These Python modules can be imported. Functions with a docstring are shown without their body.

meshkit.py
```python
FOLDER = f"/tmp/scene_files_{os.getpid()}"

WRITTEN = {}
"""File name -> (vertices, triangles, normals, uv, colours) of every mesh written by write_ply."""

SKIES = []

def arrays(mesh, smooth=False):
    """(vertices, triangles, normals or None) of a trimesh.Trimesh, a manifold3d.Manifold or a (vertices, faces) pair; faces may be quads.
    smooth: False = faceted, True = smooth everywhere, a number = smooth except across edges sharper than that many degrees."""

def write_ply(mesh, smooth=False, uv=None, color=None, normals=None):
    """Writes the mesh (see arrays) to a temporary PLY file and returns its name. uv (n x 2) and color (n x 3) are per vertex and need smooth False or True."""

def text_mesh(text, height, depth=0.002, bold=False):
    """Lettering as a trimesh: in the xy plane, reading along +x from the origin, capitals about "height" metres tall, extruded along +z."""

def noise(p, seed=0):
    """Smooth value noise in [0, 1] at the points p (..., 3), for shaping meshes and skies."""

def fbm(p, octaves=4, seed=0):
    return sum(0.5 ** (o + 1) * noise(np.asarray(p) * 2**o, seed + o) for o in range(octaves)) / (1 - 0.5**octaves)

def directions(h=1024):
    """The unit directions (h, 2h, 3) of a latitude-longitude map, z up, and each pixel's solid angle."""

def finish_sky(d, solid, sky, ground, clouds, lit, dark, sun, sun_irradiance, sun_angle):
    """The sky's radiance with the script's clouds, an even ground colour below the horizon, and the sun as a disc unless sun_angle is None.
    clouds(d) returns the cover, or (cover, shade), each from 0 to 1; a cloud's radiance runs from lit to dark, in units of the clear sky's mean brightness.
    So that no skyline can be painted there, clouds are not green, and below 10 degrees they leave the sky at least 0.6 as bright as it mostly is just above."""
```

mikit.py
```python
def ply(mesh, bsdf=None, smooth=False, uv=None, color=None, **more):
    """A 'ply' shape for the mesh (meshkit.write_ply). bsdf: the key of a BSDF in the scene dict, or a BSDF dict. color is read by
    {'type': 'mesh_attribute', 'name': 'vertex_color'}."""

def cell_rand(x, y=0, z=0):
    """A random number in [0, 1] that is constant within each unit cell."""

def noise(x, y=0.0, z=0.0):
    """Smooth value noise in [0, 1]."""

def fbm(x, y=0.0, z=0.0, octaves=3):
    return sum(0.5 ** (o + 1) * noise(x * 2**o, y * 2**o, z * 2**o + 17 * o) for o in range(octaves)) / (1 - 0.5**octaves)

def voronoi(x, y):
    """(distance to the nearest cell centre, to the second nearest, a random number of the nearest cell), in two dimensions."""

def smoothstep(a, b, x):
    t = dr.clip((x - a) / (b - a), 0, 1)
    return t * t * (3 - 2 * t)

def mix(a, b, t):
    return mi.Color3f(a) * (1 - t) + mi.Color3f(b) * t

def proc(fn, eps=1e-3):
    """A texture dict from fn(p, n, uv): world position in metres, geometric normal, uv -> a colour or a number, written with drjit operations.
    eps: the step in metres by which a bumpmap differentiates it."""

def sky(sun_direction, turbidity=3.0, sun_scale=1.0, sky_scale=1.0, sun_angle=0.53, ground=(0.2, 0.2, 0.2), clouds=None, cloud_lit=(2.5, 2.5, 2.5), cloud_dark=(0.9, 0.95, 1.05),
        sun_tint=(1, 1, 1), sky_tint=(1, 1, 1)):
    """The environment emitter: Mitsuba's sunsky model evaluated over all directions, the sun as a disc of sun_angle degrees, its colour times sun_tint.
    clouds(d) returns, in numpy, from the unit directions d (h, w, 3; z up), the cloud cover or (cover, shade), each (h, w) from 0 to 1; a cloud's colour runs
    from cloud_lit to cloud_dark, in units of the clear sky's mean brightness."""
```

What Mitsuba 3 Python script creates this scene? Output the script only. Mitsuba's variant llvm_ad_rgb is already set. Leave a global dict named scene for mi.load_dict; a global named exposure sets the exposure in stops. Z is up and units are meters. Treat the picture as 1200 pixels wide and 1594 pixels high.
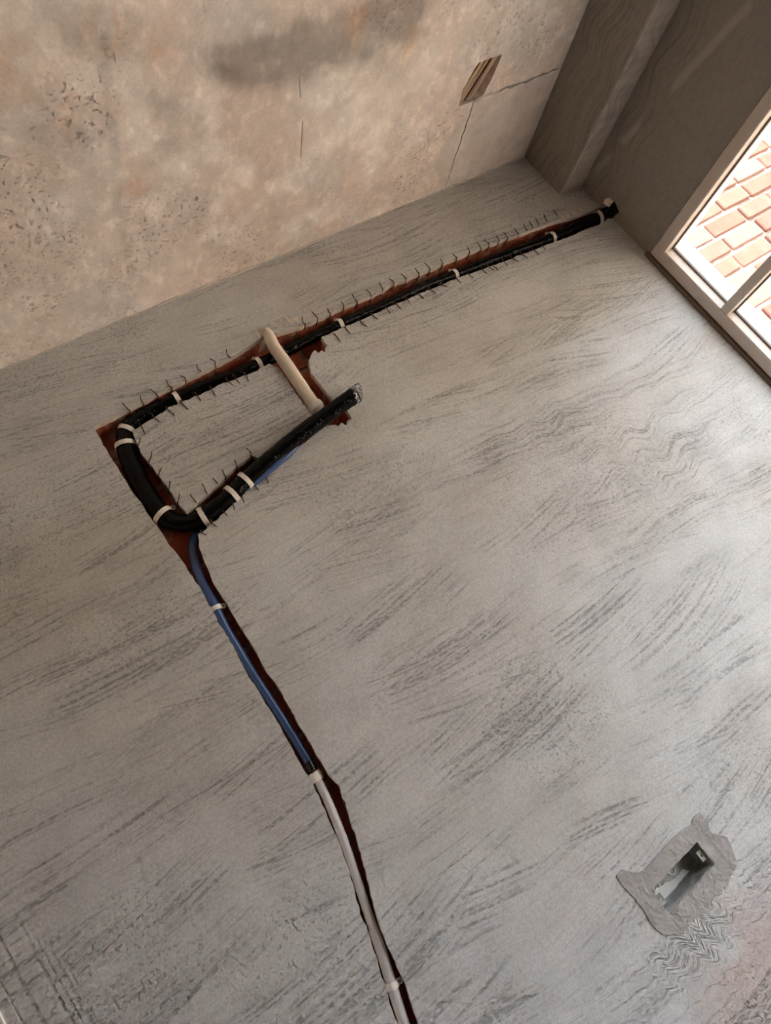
import math, random
import numpy as np, trimesh, drjit as dr, mitsuba as mi, mikit, meshkit
import manifold3d as m3
from shapely.geometry import Polygon, LineString, box as sbox
from shapely.ops import unary_union
T = mi.ScalarTransform4f
rng = np.random.default_rng(7)
scene, labels = {}, {}

# ---------------------------------------------------------------- camera, sky, exposure
EYE = np.array([0.0, 0.0, 1.65])
FOCAL = 1039.49                                     # for a frame 1200 pixels wide
R = np.array([[0.7951848195036497, -0.1741504149107904, -0.5808207432739876],
              [-0.48552789336987356, 0.3909391622283024, -0.781939406984995],
              [0.36324064694188685, 0.9037910181134976, 0.2263140030722952]])   # rows: camera right, down, forward
M = np.eye(4)
M[:3, 0], M[:3, 1], M[:3, 2], M[:3, 3] = -R[0], -R[1], R[2], EYE
scene['camera'] = {'type': 'perspective', 'to_world': T(M.tolist()), 'fov_axis': 'x',
                   'fov': 2 * math.degrees(math.atan(600 / FOCAL)), 'near_clip': 0.02, 'far_clip': 200.0}
scene['sky'] = mikit.sky((0.06, -0.62, 0.78), turbidity=5.0, sun_scale=0.5, sky_scale=1.0, sky_tint=(0.90, 1.03, 1.11),
                         ground=(0.30, 0.26, 0.21),
                         clouds=lambda d: (np.clip(0.55 + 0.5 * (meshkit.fbm(d * 3.0, 4, 3) - 0.4), 0, 1), 0.15 + 0 * d[..., 0]),
                         cloud_lit=(2.1, 2.15, 2.2), cloud_dark=(1.26, 1.28, 1.32))
exposure = 4.8

# the room: x right, y into the wall with the pipes, z up
YW, XR, XL, YB, ZC = 1.2, 1.512, -2.8, -2.8, 2.598
XB, ZB = 1.430, 2.442                              # beam: inner face and underside


def ray(px, py):
    return R.T @ np.array([px - 600.0, py - 797.0, FOCAL])


def on_wall(px, py, y=YW):                           # a point of the wall (or of a plane parallel to it) from its place in the photograph
    d = ray(px, py)
    return EYE + d / d[1] * y


def wxz(px, py):
    p = on_wall(px, py)
    return p[0], p[2]


def on_ceiling(px, py):
    d = ray(px, py)
    p = EYE + d / d[2] * (ZC - EYE[2])
    return p[0], p[1]


def on_right(px, py, x=XR):
    d = ray(px, py)
    return EYE + d / d[0] * x


def px_size(p):                                      # metres per photograph pixel at a point
    return float(R[2] @ (np.asarray(p) - EYE)) / FOCAL


# ---------------------------------------------------------------- helpers
def numbered(name):
    key, k = name, 0
    while key in scene or key in labels or any(x.startswith(key + '__') for x in scene):
        k += 1
        key = f'{name}_{k:03d}'
    return key


def obj(name, mesh, mat, parent=None, smooth=False, label=None, category=None, group=None, kind=None):
    key = numbered((parent + '__' if parent else '') + name)
    scene[key] = mikit.ply(mesh, mat, smooth=smooth)
    said = {k: v for k, v in dict(label=label, category=category, group=group, kind=kind).items() if v}
    if said:
        labels[key] = said
    return key


def thing(name, label, category, group=None):
    key = numbered(name)
    labels[key] = {'label': label, 'category': category}
    if group:
        labels[key]['group'] = group
    return key


def man(mesh):
    return m3.Manifold(m3.Mesh(np.asarray(mesh.vertices, np.float32), np.asarray(mesh.faces, np.uint32)))


def unman(m):
    q = m.to_mesh()
    return trimesh.Trimesh(q.vert_properties[:, :3], q.tri_verts, process=False)


def bx(x0, x1, y0, y1, z0, z1, bevel=0.0):
    if bevel <= 0:
        b = trimesh.creation.box([x1 - x0, y1 - y0, z1 - z0])
        b.apply_translation([(x0 + x1) / 2, (y0 + y1) / 2, (z0 + z1) / 2])
        return b
    pts = []
    for x, sx in ((x0, 1), (x1, -1)):
        for y, sy in ((y0, 1), (y1, -1)):
            for z, sz in ((z0, 1), (z1, -1)):
                pts += [(x + sx * bevel, y + sy * bevel, z), (x + sx * bevel, y, z + sz * bevel), (x, y + sy * bevel, z + sz * bevel)]
    return trimesh.convex.convex_hull(np.array(pts))


def prism_y(poly, y0, y1):                           # polygon in (x, z), extruded along y
    out = []
    for g in getattr(poly, 'geoms', [poly]):
        e = trimesh.creation.extrude_polygon(g, y1 - y0, engine='earcut')
        v = np.array(e.vertices)
        out.append(trimesh.Trimesh(np.column_stack([v[:, 0], v[:, 2] + y0, v[:, 1]]), e.faces[:, ::-1], process=False))
    return trimesh.util.concatenate(out)


def prism_z(poly, z0, z1):
    e = trimesh.creation.extrude_polygon(poly, z1 - z0, engine='earcut')
    e.apply_translation([0, 0, z0])
    return e


def prism_x(poly, x0, x1):                           # polygon in (y, z), extruded along x
    e = trimesh.creation.extrude_polygon(poly, x1 - x0, engine='earcut')
    v = np.array(e.vertices)
    return trimesh.Trimesh(np.column_stack([v[:, 2] + x0, v[:, 0], v[:, 1]]), e.faces, process=False)


def ragged(points, amp, step=0.003, seed=0):         # an outline with a broken edge
    r = LineString(list(points) + [points[0]])
    n = max(8, int(r.length / step))
    s = np.linspace(0, r.length, n, endpoint=False)
    p = np.array([r.interpolate(a).coords[0] for a in s])
    q = np.column_stack([p / 0.011, np.full(n, seed + 0.5)])
    q2 = np.column_stack([p / 0.035, np.full(n, seed + 9.5)])
    off = np.column_stack([meshkit.noise(q, 1) - 0.5, meshkit.noise(q, 2) - 0.5]) * 2 * amp + np.column_stack([meshkit.noise(q2, 3) - 0.5, meshkit.noise(q2, 4) - 0.5]) * 2.4 * amp
    q3 = np.column_stack([p / 0.0045, np.full(n, seed + 3.5)])
    off = off + np.column_stack([meshkit.noise(q3, 5) - 0.5, meshkit.noise(q3, 6) - 0.5]) * 1.2 * amp
    return Polygon(p + off).buffer(0)


def spline(points, n=12):                            # Catmull-Rom through the points
    p = np.asarray(points, float)
    p = np.vstack([2 * p[0] - p[1], p, 2 * p[-1] - p[-2]])
    out = []
    for i in range(1, len(p) - 2):
        t = np.linspace(0, 1, n, endpoint=False)[:, None]
        a, b, c, d = p[i - 1], p[i], p[i + 1], p[i + 2]
        out.append(0.5 * (2 * b + (c - a) * t + (2 * a - 5 * b + 4 * c - d) * t ** 2 + (3 * b - a - 3 * c + d) * t ** 3))
    return np.vstack(out + [p[-2][None]])


def frames(p, up=(0, -1, 0)):
    t = np.gradient(p, axis=0)
    t /= np.linalg.norm(t, axis=1, keepdims=True)
    up = np.asarray(up, float)
    a = up - (t @ up)[:, None] * t
    a /= np.linalg.norm(a, axis=1, keepdims=True)
    return t, a, np.cross(t, a)


def tube(p, r, sides=16, flat=1.0, bump=None, caps=True):
    """A tube along p; r per point; flat squashes it across; bump(points) moves the skin outward."""
    p = np.asarray(p, float)
    t, a, b = frames(p)
    r = np.broadcast_to(r, (len(p),))
    ang = np.arange(sides) * 2 * np.pi / sides
    off = (np.cos(ang)[None, :, None] * a[:, None] * flat + np.sin(ang)[None, :, None] * b[:, None])
    v = p[:, None] + off * r[:, None, None]
    if bump is not None:
        v = v + off * bump(v)[..., None]
    i, j = np.meshgrid(np.arange(len(p) - 1), np.arange(sides), indexing='ij')
    q = np.stack([i * sides + j, i * sides + (j + 1) % sides, (i + 1) * sides + (j + 1) % sides, (i + 1) * sides + j], -1).reshape(-1, 4)
    f = np.vstack([q[:, [0, 1, 2]], q[:, [0, 2, 3]]])
    v = v.reshape(-1, 3)
    if caps:
        n = len(v)
        v = np.vstack([v, p[0], p[-1]])
        k = np.arange(sides)
        e = (len(p) - 1) * sides
        f = np.vstack([f, np.column_stack([np.full(sides, n), (k + 1) % sides, k]), np.column_stack([np.full(sides, n + 1), e + k, e + (k + 1) % sides])])
    m = trimesh.Trimesh(v, f, process=False)
    if m.volume < 0:
        m.invert()
    return m


# ---------------------------------------------------------------- materials
def bsdf(key, d):
    scene[key] = d
    return key


def rgb(*c):
    return {'type': 'rgb', 'value': list(c)}


def matte(fn, rough=0.9, spec=0.25):
    return {'type': 'principled', 'base_color': mikit.proc(fn) if callable(fn) else fn, 'roughness': rough, 'specular': spec}


def bumped(d, fn, eps=0.0008):
    return {'type': 'twosided', 'bsdf': {'type': 'bumpmap', 'texture': mikit.proc(fn, eps=eps), 'scale': 1.0, 'bsdf': d}}


N, F, SS = mikit.noise, mikit.fbm, mikit.smoothstep


def gauss(x, z, cx, cz, rx, rz, rot=0.0):
    c, s = math.cos(rot), math.sin(rot)
    a, b = (x - cx) * c + (z - cz) * s, -(x - cx) * s + (z - cz) * c
    return dr.exp(-(dr.square(a / rx) + dr.square(b / rz)))


def seg_dist(x, y, a, b):
    ax, ay, bx_, by = a[0], a[1], b[0], b[1]
    L2 = (bx_ - ax) ** 2 + (by - ay) ** 2
    h = dr.clip(((x - ax) * (bx_ - ax) + (y - ay) * (by - ay)) / L2, 0, 1)
    return dr.sqrt(dr.square(x - ax - h * (bx_ - ax)) + dr.square(y - ay - h * (by - ay)))


WAVE_1, WAVE_2, WAVE_3 = wxz(1015, 690), wxz(1085, 1440), wxz(840, 660)
PINK = [wxz(1160, 1500), wxz(900, 1340), wxz(730, 800)]


CRUMB_1, CRUMB_2 = wxz(430, 508), wxz(890, 332)


def strokes(x, z, cw, ch, seed):
    """One layer of trowel strokes: each cell of a grid holds a bundle of fine lines at an angle and a bend of its own."""
    u, v = (x + 0.37 * seed) / cw, (z + 0.10 * x + 0.21 * seed) / ch
    v = v + 0.35 * mikit.cell_rand(dr.floor(u), seed)
    iu, iv = dr.floor(u), dr.floor(v)
    r1, r2, r3 = (mikit.cell_rand(iu, iv, seed + q) for q in (11, 12, 13))
    fu, fv = u - iu - 0.5, v - iv - 0.5
    a = (r1 - 0.5) * 0.55
    s, t = fu * cw + a * fv * ch, fv * ch - a * fu * cw
    t = t + (r2 - 0.5) * 1.6 * dr.square(s)
    win = SS(0.50, 0.30, dr.abs(fu) + 0.12 * (N(t * 90, s * 9, r1 * 40) - 0.5)) * SS(0.50, 0.22, dr.abs(fv))
    line = SS(0.58, 0.84, N(s * 5.0 + r1 * 50, t * 290, r2 * 90))
    thin = SS(0.60, 0.86, N(s * 9.0 + r2 * 50, t * 480, r1 * 90))
    return win * SS(0.0, 0.7, r3) * (line + 0.6 * thin)


def trowel(x, z):
    """Scratches left by the trowel, 0 to 1: long, thin, mostly level, in bundles."""
    wave = 0.012 * dr.sin(x * 62 + 2.0 * N(z * 20, x * 9)) * gauss(x, z, *WAVE_1, 0.15, 0.13)
    wave = wave + 0.009 * dr.sin(x * 170 + z * 80 + 5 * N(x * 22, z * 22)) * gauss(x, z, *WAVE_2, 0.10, 0.085) + 0.006 * dr.sin(x * 70) * gauss(x, z, *WAVE_3, 0.12, 0.06)
    zz = z + wave
    near = dr.maximum(gauss(x, z, *WAVE_1, 0.14, 0.11), 0.5 * gauss(x, z, *WAVE_2, 0.10, 0.06))
    w = zz + 0.09 * x + 0.07 * (F(x * 1.3 + 3, zz * 1.7, 0.0, 2) - 0.5)
    fine = SS(0.60, 0.86, N(x * 4.0, w * 330.0, 2.0))
    dots = 0.30 + 0.70 * SS(0.34, 0.66, N(x * 190, w * 430, 3.0))
    st = strokes(x, zz, 0.31, 0.105, 1.0) + strokes(x, zz, 0.22, 0.075, 2.0) + strokes(x, zz, 0.44, 0.15, 3.0)
    deep = SS(0.74, 0.9, N(x * 2.5, w * 210.0, 5.0)) * SS(0.50, 0.66, F(x * 2.2 + 9, w * 9, 2.0, 2))
    left = SS(-0.30, -0.36, x + 0.05 * (z - 1.3)) * SS(1.95, 1.6, z) * SS(0.6, 0.86, N((x + 0.04 * z) * 300, z * 5, 4.0))
    return dr.minimum(1.0, dots * (0.85 * st + 0.42 * near * fine + 0.55 * deep + 0.9 * left) + 0.16 * fine * SS(0.35, 0.6, F(x * 3, w * 9, 6.0, 2)))


def pits(x, z):
    return SS(0.74, 0.88, N(x * 330, z * 360, 7.0)) * SS(0.42, 0.70, F(x * 4, z * 7, 8.0, 2))


def plaster_color(p, n, uv):
    x, z = p.x, p.z
    c = mikit.mix((0.485, 0.480, 0.458), (0.535, 0.550, 0.548), SS(0.35, 0.65, F(x * 2.2, z * 2.8, 3.0, 3)))
    c = c * (0.90 + 0.2 * F(x * 14, z * 22, 1.0, 2)) * (0.89 + 0.22 * N(x * 400, z * 400))
    for (cx, cz), s in zip(PINK, (0.6, 0.22, 0.18)):
        g = gauss(x, z, cx, cz, 0.13, 0.07, 0.3) * s * SS(0.25, 0.7, F(x * 16, z * 16, 2.0, 2))
        c = mikit.mix(c, c * mi.Color3f(0.96, 0.72, 0.66), g)
    t = trowel(x, z)
    c = c * (1 - 0.40 * t) * (1 - 0.30 * pits(x, z))  # scratches darkened in the colour too, for the shadows of their relief
    cr_ = dr.maximum(gauss(x, z, *CRUMB_1, 0.075, 0.014, 0.0), gauss(x, z, *CRUMB_2, 0.05, 0.012, 0.0))
    c = mikit.mix(c, mikit.mix((0.34, 0.31, 0.27), (0.68, 0.63, 0.56), N(x * 260, z * 90, 4.0)), dr.minimum(1.0, 1.5 * cr_ * SS(0.3, 0.6, F(x * 60, z * 60, 2.0, 2))))
    cut = SS(0.7, 0.4, dr.abs(n.y))                 # the freshly cut edge of the chase
    fresh = mikit.mix((0.50, 0.44, 0.37), (0.66, 0.61, 0.53), N(x * 90, z * 90, p.y * 160))
    return mikit.mix(c, fresh, cut)


def plaster_bump(p, n, uv):
    x, z = p.x, p.z
    return -0.0018 * trowel(x, z) - 0.0009 * pits(x, z) + 0.0016 * F(x * 26, z * 38, 1.0, 2) + 0.00035 * N(x * 300, z * 300)


bsdf('plaster', bumped(matte(plaster_color, 0.85), plaster_bump))


def side_color(p, n, uv):
    y, z, x = p.y, p.z, p.x
    w = z + 0.4 * x + 0.016 * dr.sin(y * 34 + 5 * N(y * 4, z * 3)) * N(y * 3, z * 6, 1.0) + 0.05 * F(y * 2.5, z * 3, 2.0, 2)
    s = SS(0.55, 0.8, N(y * 5.0, w * 330, 2.0)) * SS(0.4, 0.65, F(y * 2, w * 8, 4.0, 2))
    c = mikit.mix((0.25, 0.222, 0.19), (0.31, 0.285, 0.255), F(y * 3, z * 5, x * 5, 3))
    c = c * (0.92 + 0.16 * N(y * 120, z * 260)) * (1 - 0.17 * s) * (1 + 0.45 * SS(0.3, 0.8, -n.z))  # undersides lightened in the colour, for the light they catch from below
    a, b = on_right(895, 300), on_right(1165, 10)
    scuff = SS(0.014, 0.003, seg_dist(y + 0.012 * (N(z * 20, y * 20) - 0.5), z, (a[1], a[2]), (b[1], b[2]))) * SS(0.3, 0.6, N(y * 18, z * 40)) * SS(XR - 0.03, XR - 0.01, x)
    return mikit.mix(c, mi.Color3f(0.44, 0.41, 0.38), 0.6 * scuff)


def side_bump(p, n, uv):
    y, z, x = p.y, p.z, p.x
    w = z + 0.4 * x + 0.016 * dr.sin(y * 34 + 5 * N(y * 4, z * 3)) * N(y * 3, z * 6, 1.0) + 0.05 * F(y * 2.5, z * 3, 2.0, 2)
    return 0.0006 * N(y * 3.0, w * 90, 2.0) + 0.0005 * N(y * 90, z * 140, p.x * 90)


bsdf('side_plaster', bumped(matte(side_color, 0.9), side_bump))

STAIN = [(on_ceiling(500, 85), 0.10, 0.035), (on_ceiling(420, 95), 0.10, 0.03), (on_ceiling(570, 55), 0.09, 0.028), (on_ceiling(600, 110), 0.05, 0.02), (on_ceiling(340, 115), 0.04, 0.02),
         (on_ceiling(60, 200), 0.07, 0.03), (on_ceiling(130, 60), 0.08, 0.04), (on_ceiling(260, 160), 0.05, 0.02)]
ST_A, ST_B, ST_C = on_ceiling(385, 100), on_ceiling(500, 70), on_ceiling(640, 25)
SEAM_A, SEAM_B, SEAM_C = on_ceiling(160, 60), on_ceiling(183, 290), on_ceiling(206, 430)
GR = [on_ceiling(*q) for q in ((738, 158), (716, 222), (694, 290), (740, 157), (780, 140), (866, 108), (466, 120), (470, 195), (467, 245))]
RUST = [on_ceiling(*q) for q in ((165, 45), (250, 85), (215, 290), (95, 175), (20, 100), (880, 25), (560, 40), (640, 75))]
PATCH = [on_ceiling(*q) for q in ((740, 160), (866, 112), (830, 240), (690, 292), (672, 250))]


def ceiling_color(p, n, uv):
    x, y = p.x, p.y
    big = F(x * 3.5, y * 3.5, 1.0, 4)
    c = mikit.mix((0.46, 0.385, 0.325), (0.57, 0.50, 0.43), SS(0.2, 0.8, big))
    c = mikit.mix(c, mi.Color3f(0.62, 0.48, 0.40), 0.5 * SS(0.4, 0.85, F(x * 5 + 4, y * 5, 3.0, 3)) * SS(-0.1, 0.8, x))
    c = mikit.mix(c, mi.Color3f(0.44, 0.42, 0.39), 0.5 * SS(0.42, 0.82, F(x * 7, y * 6 + 3, 6.0, 3)))
    c = mikit.mix(c, mi.Color3f(0.66, 0.60, 0.53), 0.6 * SS(0.46, 0.80, F(x * 16, y * 16, 9.0, 3)))
    wob = 0.025 * (F(x * 14, y * 14, 2.0, 3) - 0.5)
    d = dr.minimum(seg_dist(x + wob, y + wob, ST_A, ST_B), seg_dist(x + wob, y + wob, ST_B, ST_C))
    c = c * (1 - 0.46 * SS(0.085, 0.022, d + 0.05 * (F(x * 22, y * 22, 4.0, 3) - 0.5)))
    for (cx, cy), rx, ry in STAIN[3:]:
        c = c * (1 - 0.30 * gauss(x + wob, y + wob, cx, cy, rx, ry, 0.6) * (0.4 + F(x * 30, y * 30, 5.0, 2)))
    for cx, cy in RUST:
        c = mikit.mix(c, mi.Color3f(0.46, 0.27, 0.14), 0.38 * gauss(x + wob, y + wob, cx, cy, 0.022, 0.034) * SS(0.3, 0.6, F(x * 40, y * 40, 2.0, 2)))
    s = dr.minimum(seg_dist(x + 0.3 * wob, y, SEAM_A, SEAM_B), seg_dist(x + 0.3 * wob, y, SEAM_B, SEAM_C))
    c = c * (1 - 0.18 * SS(0.016, 0.002, s) * (0.4 + 0.6 * N(x * 60, y * 30)))
    # a smoother patch of mortar near the corner
    inside = mi.Float(1.0)
    cxp, cyp = sum(q[0] for q in PATCH) / 5, sum(q[1] for q in PATCH) / 5
    for i in range(5):
        (ax, ay), (bx_, by) = PATCH[i], PATCH[(i + 1) % 5]
        L = math.hypot(bx_ - ax, by - ay)
        nx, ny = -(by - ay) / L, (bx_ - ax) / L
        sg = 1 if (cxp - ax) * nx + (cyp - ay) * ny > 0 else -1
        inside = inside * SS(-0.006, 0.004, sg * ((x - ax) * nx + (y - ay) * ny) + 0.3 * wob)
    c = mikit.mix(c, mi.Color3f(0.50, 0.435, 0.38) * (0.94 + 0.12 * N(x * 40, y * 40)), 0.75 * inside)
    speck = SS(0.70, 0.92, N(x * 190, y * 230, 2.0)) * SS(0.44, 0.75, F(x * 7, y * 7, 7.0, 3)) * (1 - 0.8 * inside)
    fleck = SS(0.50, 0.85, F(x * 75, y * 60, 3.0, 3)) * (1 - 0.8 * inside)
    c = c * (0.96 + 0.16 * fleck) * (0.85 + 0.3 * F(x * 40, y * 36, 5.0, 4))
    return c * (1 - 0.36 * speck) * (0.94 + 0.12 * N(x * 330, y * 330)) * (1 - 0.6 * groove(x, y)) * mi.Color3f(1.36, 1.43, 1.52)


def groove(x, y):
    wob = 0.004 * (N(x * 60, y * 60, 2.0) - 0.5)
    g = SS(0.0022, 0.0008, seg_dist(x + wob, y + wob, GR[0], GR[1])) + SS(0.0016, 0.0006, seg_dist(x + wob, y, GR[1], GR[2]))
    g = g + SS(0.006, 0.002, seg_dist(x + wob, y + 2 * wob, GR[3], GR[4])) * 0.5 + SS(0.0050, 0.0018, seg_dist(x, y + 2 * wob, GR[4], GR[5]))
    g = g + 0.6 * SS(0.0022, 0.0006, seg_dist(x + wob, y, GR[6], GR[7])) * SS(0.4, 0.5, N(x * 30, y * 30)) + 0.6 * SS(0.002, 0.0006, seg_dist(x + wob, y, GR[7], GR[8]))
    return dr.minimum(g, 1.0)


def ceiling_bump(p, n, uv):
    x, y = p.x, p.y
    speck = SS(0.70, 0.92, N(x * 190, y * 230, 2.0)) * SS(0.44, 0.75, F(x * 7, y * 7, 7.0, 3))
    return 0.0035 * F(x * 22, y * 22, 1.0, 3) - 0.0025 * speck + 0.0005 * N(x * 240, y * 240) - 0.003 * groove(x, y)


bsdf('concrete', bumped(matte(ceiling_color, 0.9), ceiling_bump, 0.001))


def floor_color(p, n, uv):
    return mikit.mix((0.55, 0.42, 0.31), (0.65, 0.52, 0.41), F(p.x * 3, p.y * 3, 0.0, 3))


bsdf('floor_cement', matte(floor_color, 0.9))


def brick_color(p, n, uv):
    g = F(p.x * 45, p.z * 45, p.y * 45, 3)
    c = mikit.mix((0.25, 0.062, 0.032), (0.42, 0.14, 0.075), g)
    return mikit.mix(c, mi.Color3f(0.42, 0.33, 0.27), 0.55 * SS(0.58, 0.75, F(p.x * 28, p.z * 28, p.y * 30, 2)))


bsdf('clay', bumped(matte(brick_color, 0.9), lambda p, n, uv: 0.003 * F(p.x * 110, p.z * 110, p.y * 110, 2)))
bsdf('mortar', bumped(matte(lambda p, n, uv: mikit.mix((0.24, 0.145, 0.10), (0.42, 0.32, 0.25), F(p.x * 60, p.z * 60, p.y * 60, 2)), 0.95), lambda p, n, uv: 0.002 * N(p.x * 160, p.z * 160, p.y * 160)))
bsdf('patch_mortar', bumped(matte(lambda p, n, uv: mikit.mix((0.31, 0.30, 0.29), (0.39, 0.378, 0.365), F(p.x * 35, p.z * 35, 0.0, 3)) * (0.86 + 0.28 * N(p.x * 380, p.z * 380)), 0.95), lambda p, n, uv: 0.0011 * N(p.x * 260, p.z * 260) + 0.0025 * F(p.x * 50, p.z * 50, 0.0, 2)))


def street_brick(lo, hi):
    return matte(lambda p, n, uv: mikit.mix(lo, hi, F(p.x * 22, p.z * 22, p.y * 22, 3)), 0.9)


bsdf('clay_red', street_brick((0.17, 0.068, 0.052), (0.25, 0.125, 0.098)))
bsdf('clay_orange', street_brick((0.18, 0.085, 0.066), (0.25, 0.14, 0.112)))
bsdf('clay_pale', street_brick((0.21, 0.115, 0.095), (0.28, 0.18, 0.15)))
bsdf('lime_mortar', matte(lambda p, n, uv: mikit.mix((0.24, 0.18, 0.145), (0.42, 0.36, 0.31), F(p.x * 30, p.z * 30, 0.0, 2)), 0.95))
bsdf('white_render', matte(rgb(0.80, 0.77, 0.71), 0.8))
bsdf('earth', matte(lambda p, n, uv: mikit.mix((0.40, 0.345, 0.29), (0.50, 0.44, 0.38), F(p.x * 2, p.y * 2, 0.0, 3)), 0.95))
bsdf('frame_paint', {'type': 'twosided', 'bsdf': {'type': 'principled', 'base_color': rgb(0.58, 0.51, 0.45), 'roughness': 0.45, 'specular': 0.4}})
bsdf('gasket_rubber', matte(rgb(0.16, 0.14, 0.125), 0.7))
bsdf('door_wood', matte(lambda p, n, uv: mikit.mix((0.20, 0.13, 0.085), (0.30, 0.21, 0.14), F(p.x * 90, p.z * 3, 0.0, 3)), 0.6))
bsdf('shade_brown', matte(rgb(0.18, 0.125, 0.09), 0.9))  # brown of the shade painted in between frame and wall
bsdf('pane_glass', {'type': 'thindielectric', 'int_ior': 1.5})


def wrap_bump(p, n, uv):
    q = F(p.x * 130, p.z * 130, p.y * 130, 2)
    return 0.0014 * q + 0.0005 * N(p.x * 420, p.z * 420, p.y * 420)


bsdf('black_wrap', bumped({'type': 'principled', 'base_color': rgb(0.0025, 0.0025, 0.0028), 'roughness': 0.085, 'specular': 0.15}, wrap_bump, 0.0006))
bsdf('black_tape', {'type': 'twosided', 'bsdf': {'type': 'principled', 'base_color': rgb(0.012, 0.012, 0.013), 'roughness': 0.25, 'specular': 0.6}})


def wrap_end(p, n, uv):
    d1, d2, k = mikit.voronoi(p.x * 190 + p.y * 90, p.z * 190 + p.y * 60)
    return mikit.mix((0.012, 0.012, 0.013), (0.55, 0.57, 0.60), SS(0.18, 0.06, d2 - d1))


bsdf('wrap_end', bumped(matte(wrap_end, 0.35, 0.5), lambda p, n, uv: 0.003 * N(p.x * 300, p.z * 300, p.y * 300)))
bsdf('strap_plastic', {'type': 'twosided', 'bsdf': {'type': 'principled', 'base_color': rgb(0.80, 0.775, 0.73), 'roughness': 0.45, 'specular': 0.4}})
bsdf('cream_pipe', {'type': 'twosided', 'bsdf': {'type': 'principled', 'base_color': rgb(0.74, 0.66, 0.54), 'roughness': 0.38, 'specular': 0.45}})
bsdf('grey_pipe', {'type': 'twosided', 'bsdf': {'type': 'principled', 'base_color': rgb(0.60, 0.60, 0.61), 'roughness': 0.4, 'specular': 0.45}})
bsdf('blue_plastic', {'type': 'twosided', 'bsdf': {'type': 'principled', 'base_color': rgb(0.042, 0.085, 0.215), 'roughness': 0.28, 'specular': 0.6}})
bsdf('rusty_wire', {'type': 'twosided', 'bsdf': {'type': 'principled', 'base_color': rgb(0.075, 0.045, 0.03), 'roughness': 0.6, 'specular': 0.3}})
bsdf('nail_steel', {'type': 'twosided', 'bsdf': {'type': 'principled', 'base_color': rgb(0.30, 0.27, 0.24), 'roughness': 0.45, 'metallic': 0.6}})
bsdf('foam', bumped(matte(rgb(0.85, 0.74, 0.68), 0.8), lambda p, n, uv: 0.003 * N(p.x * 200, p.y * 200, p.z * 200)))


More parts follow.
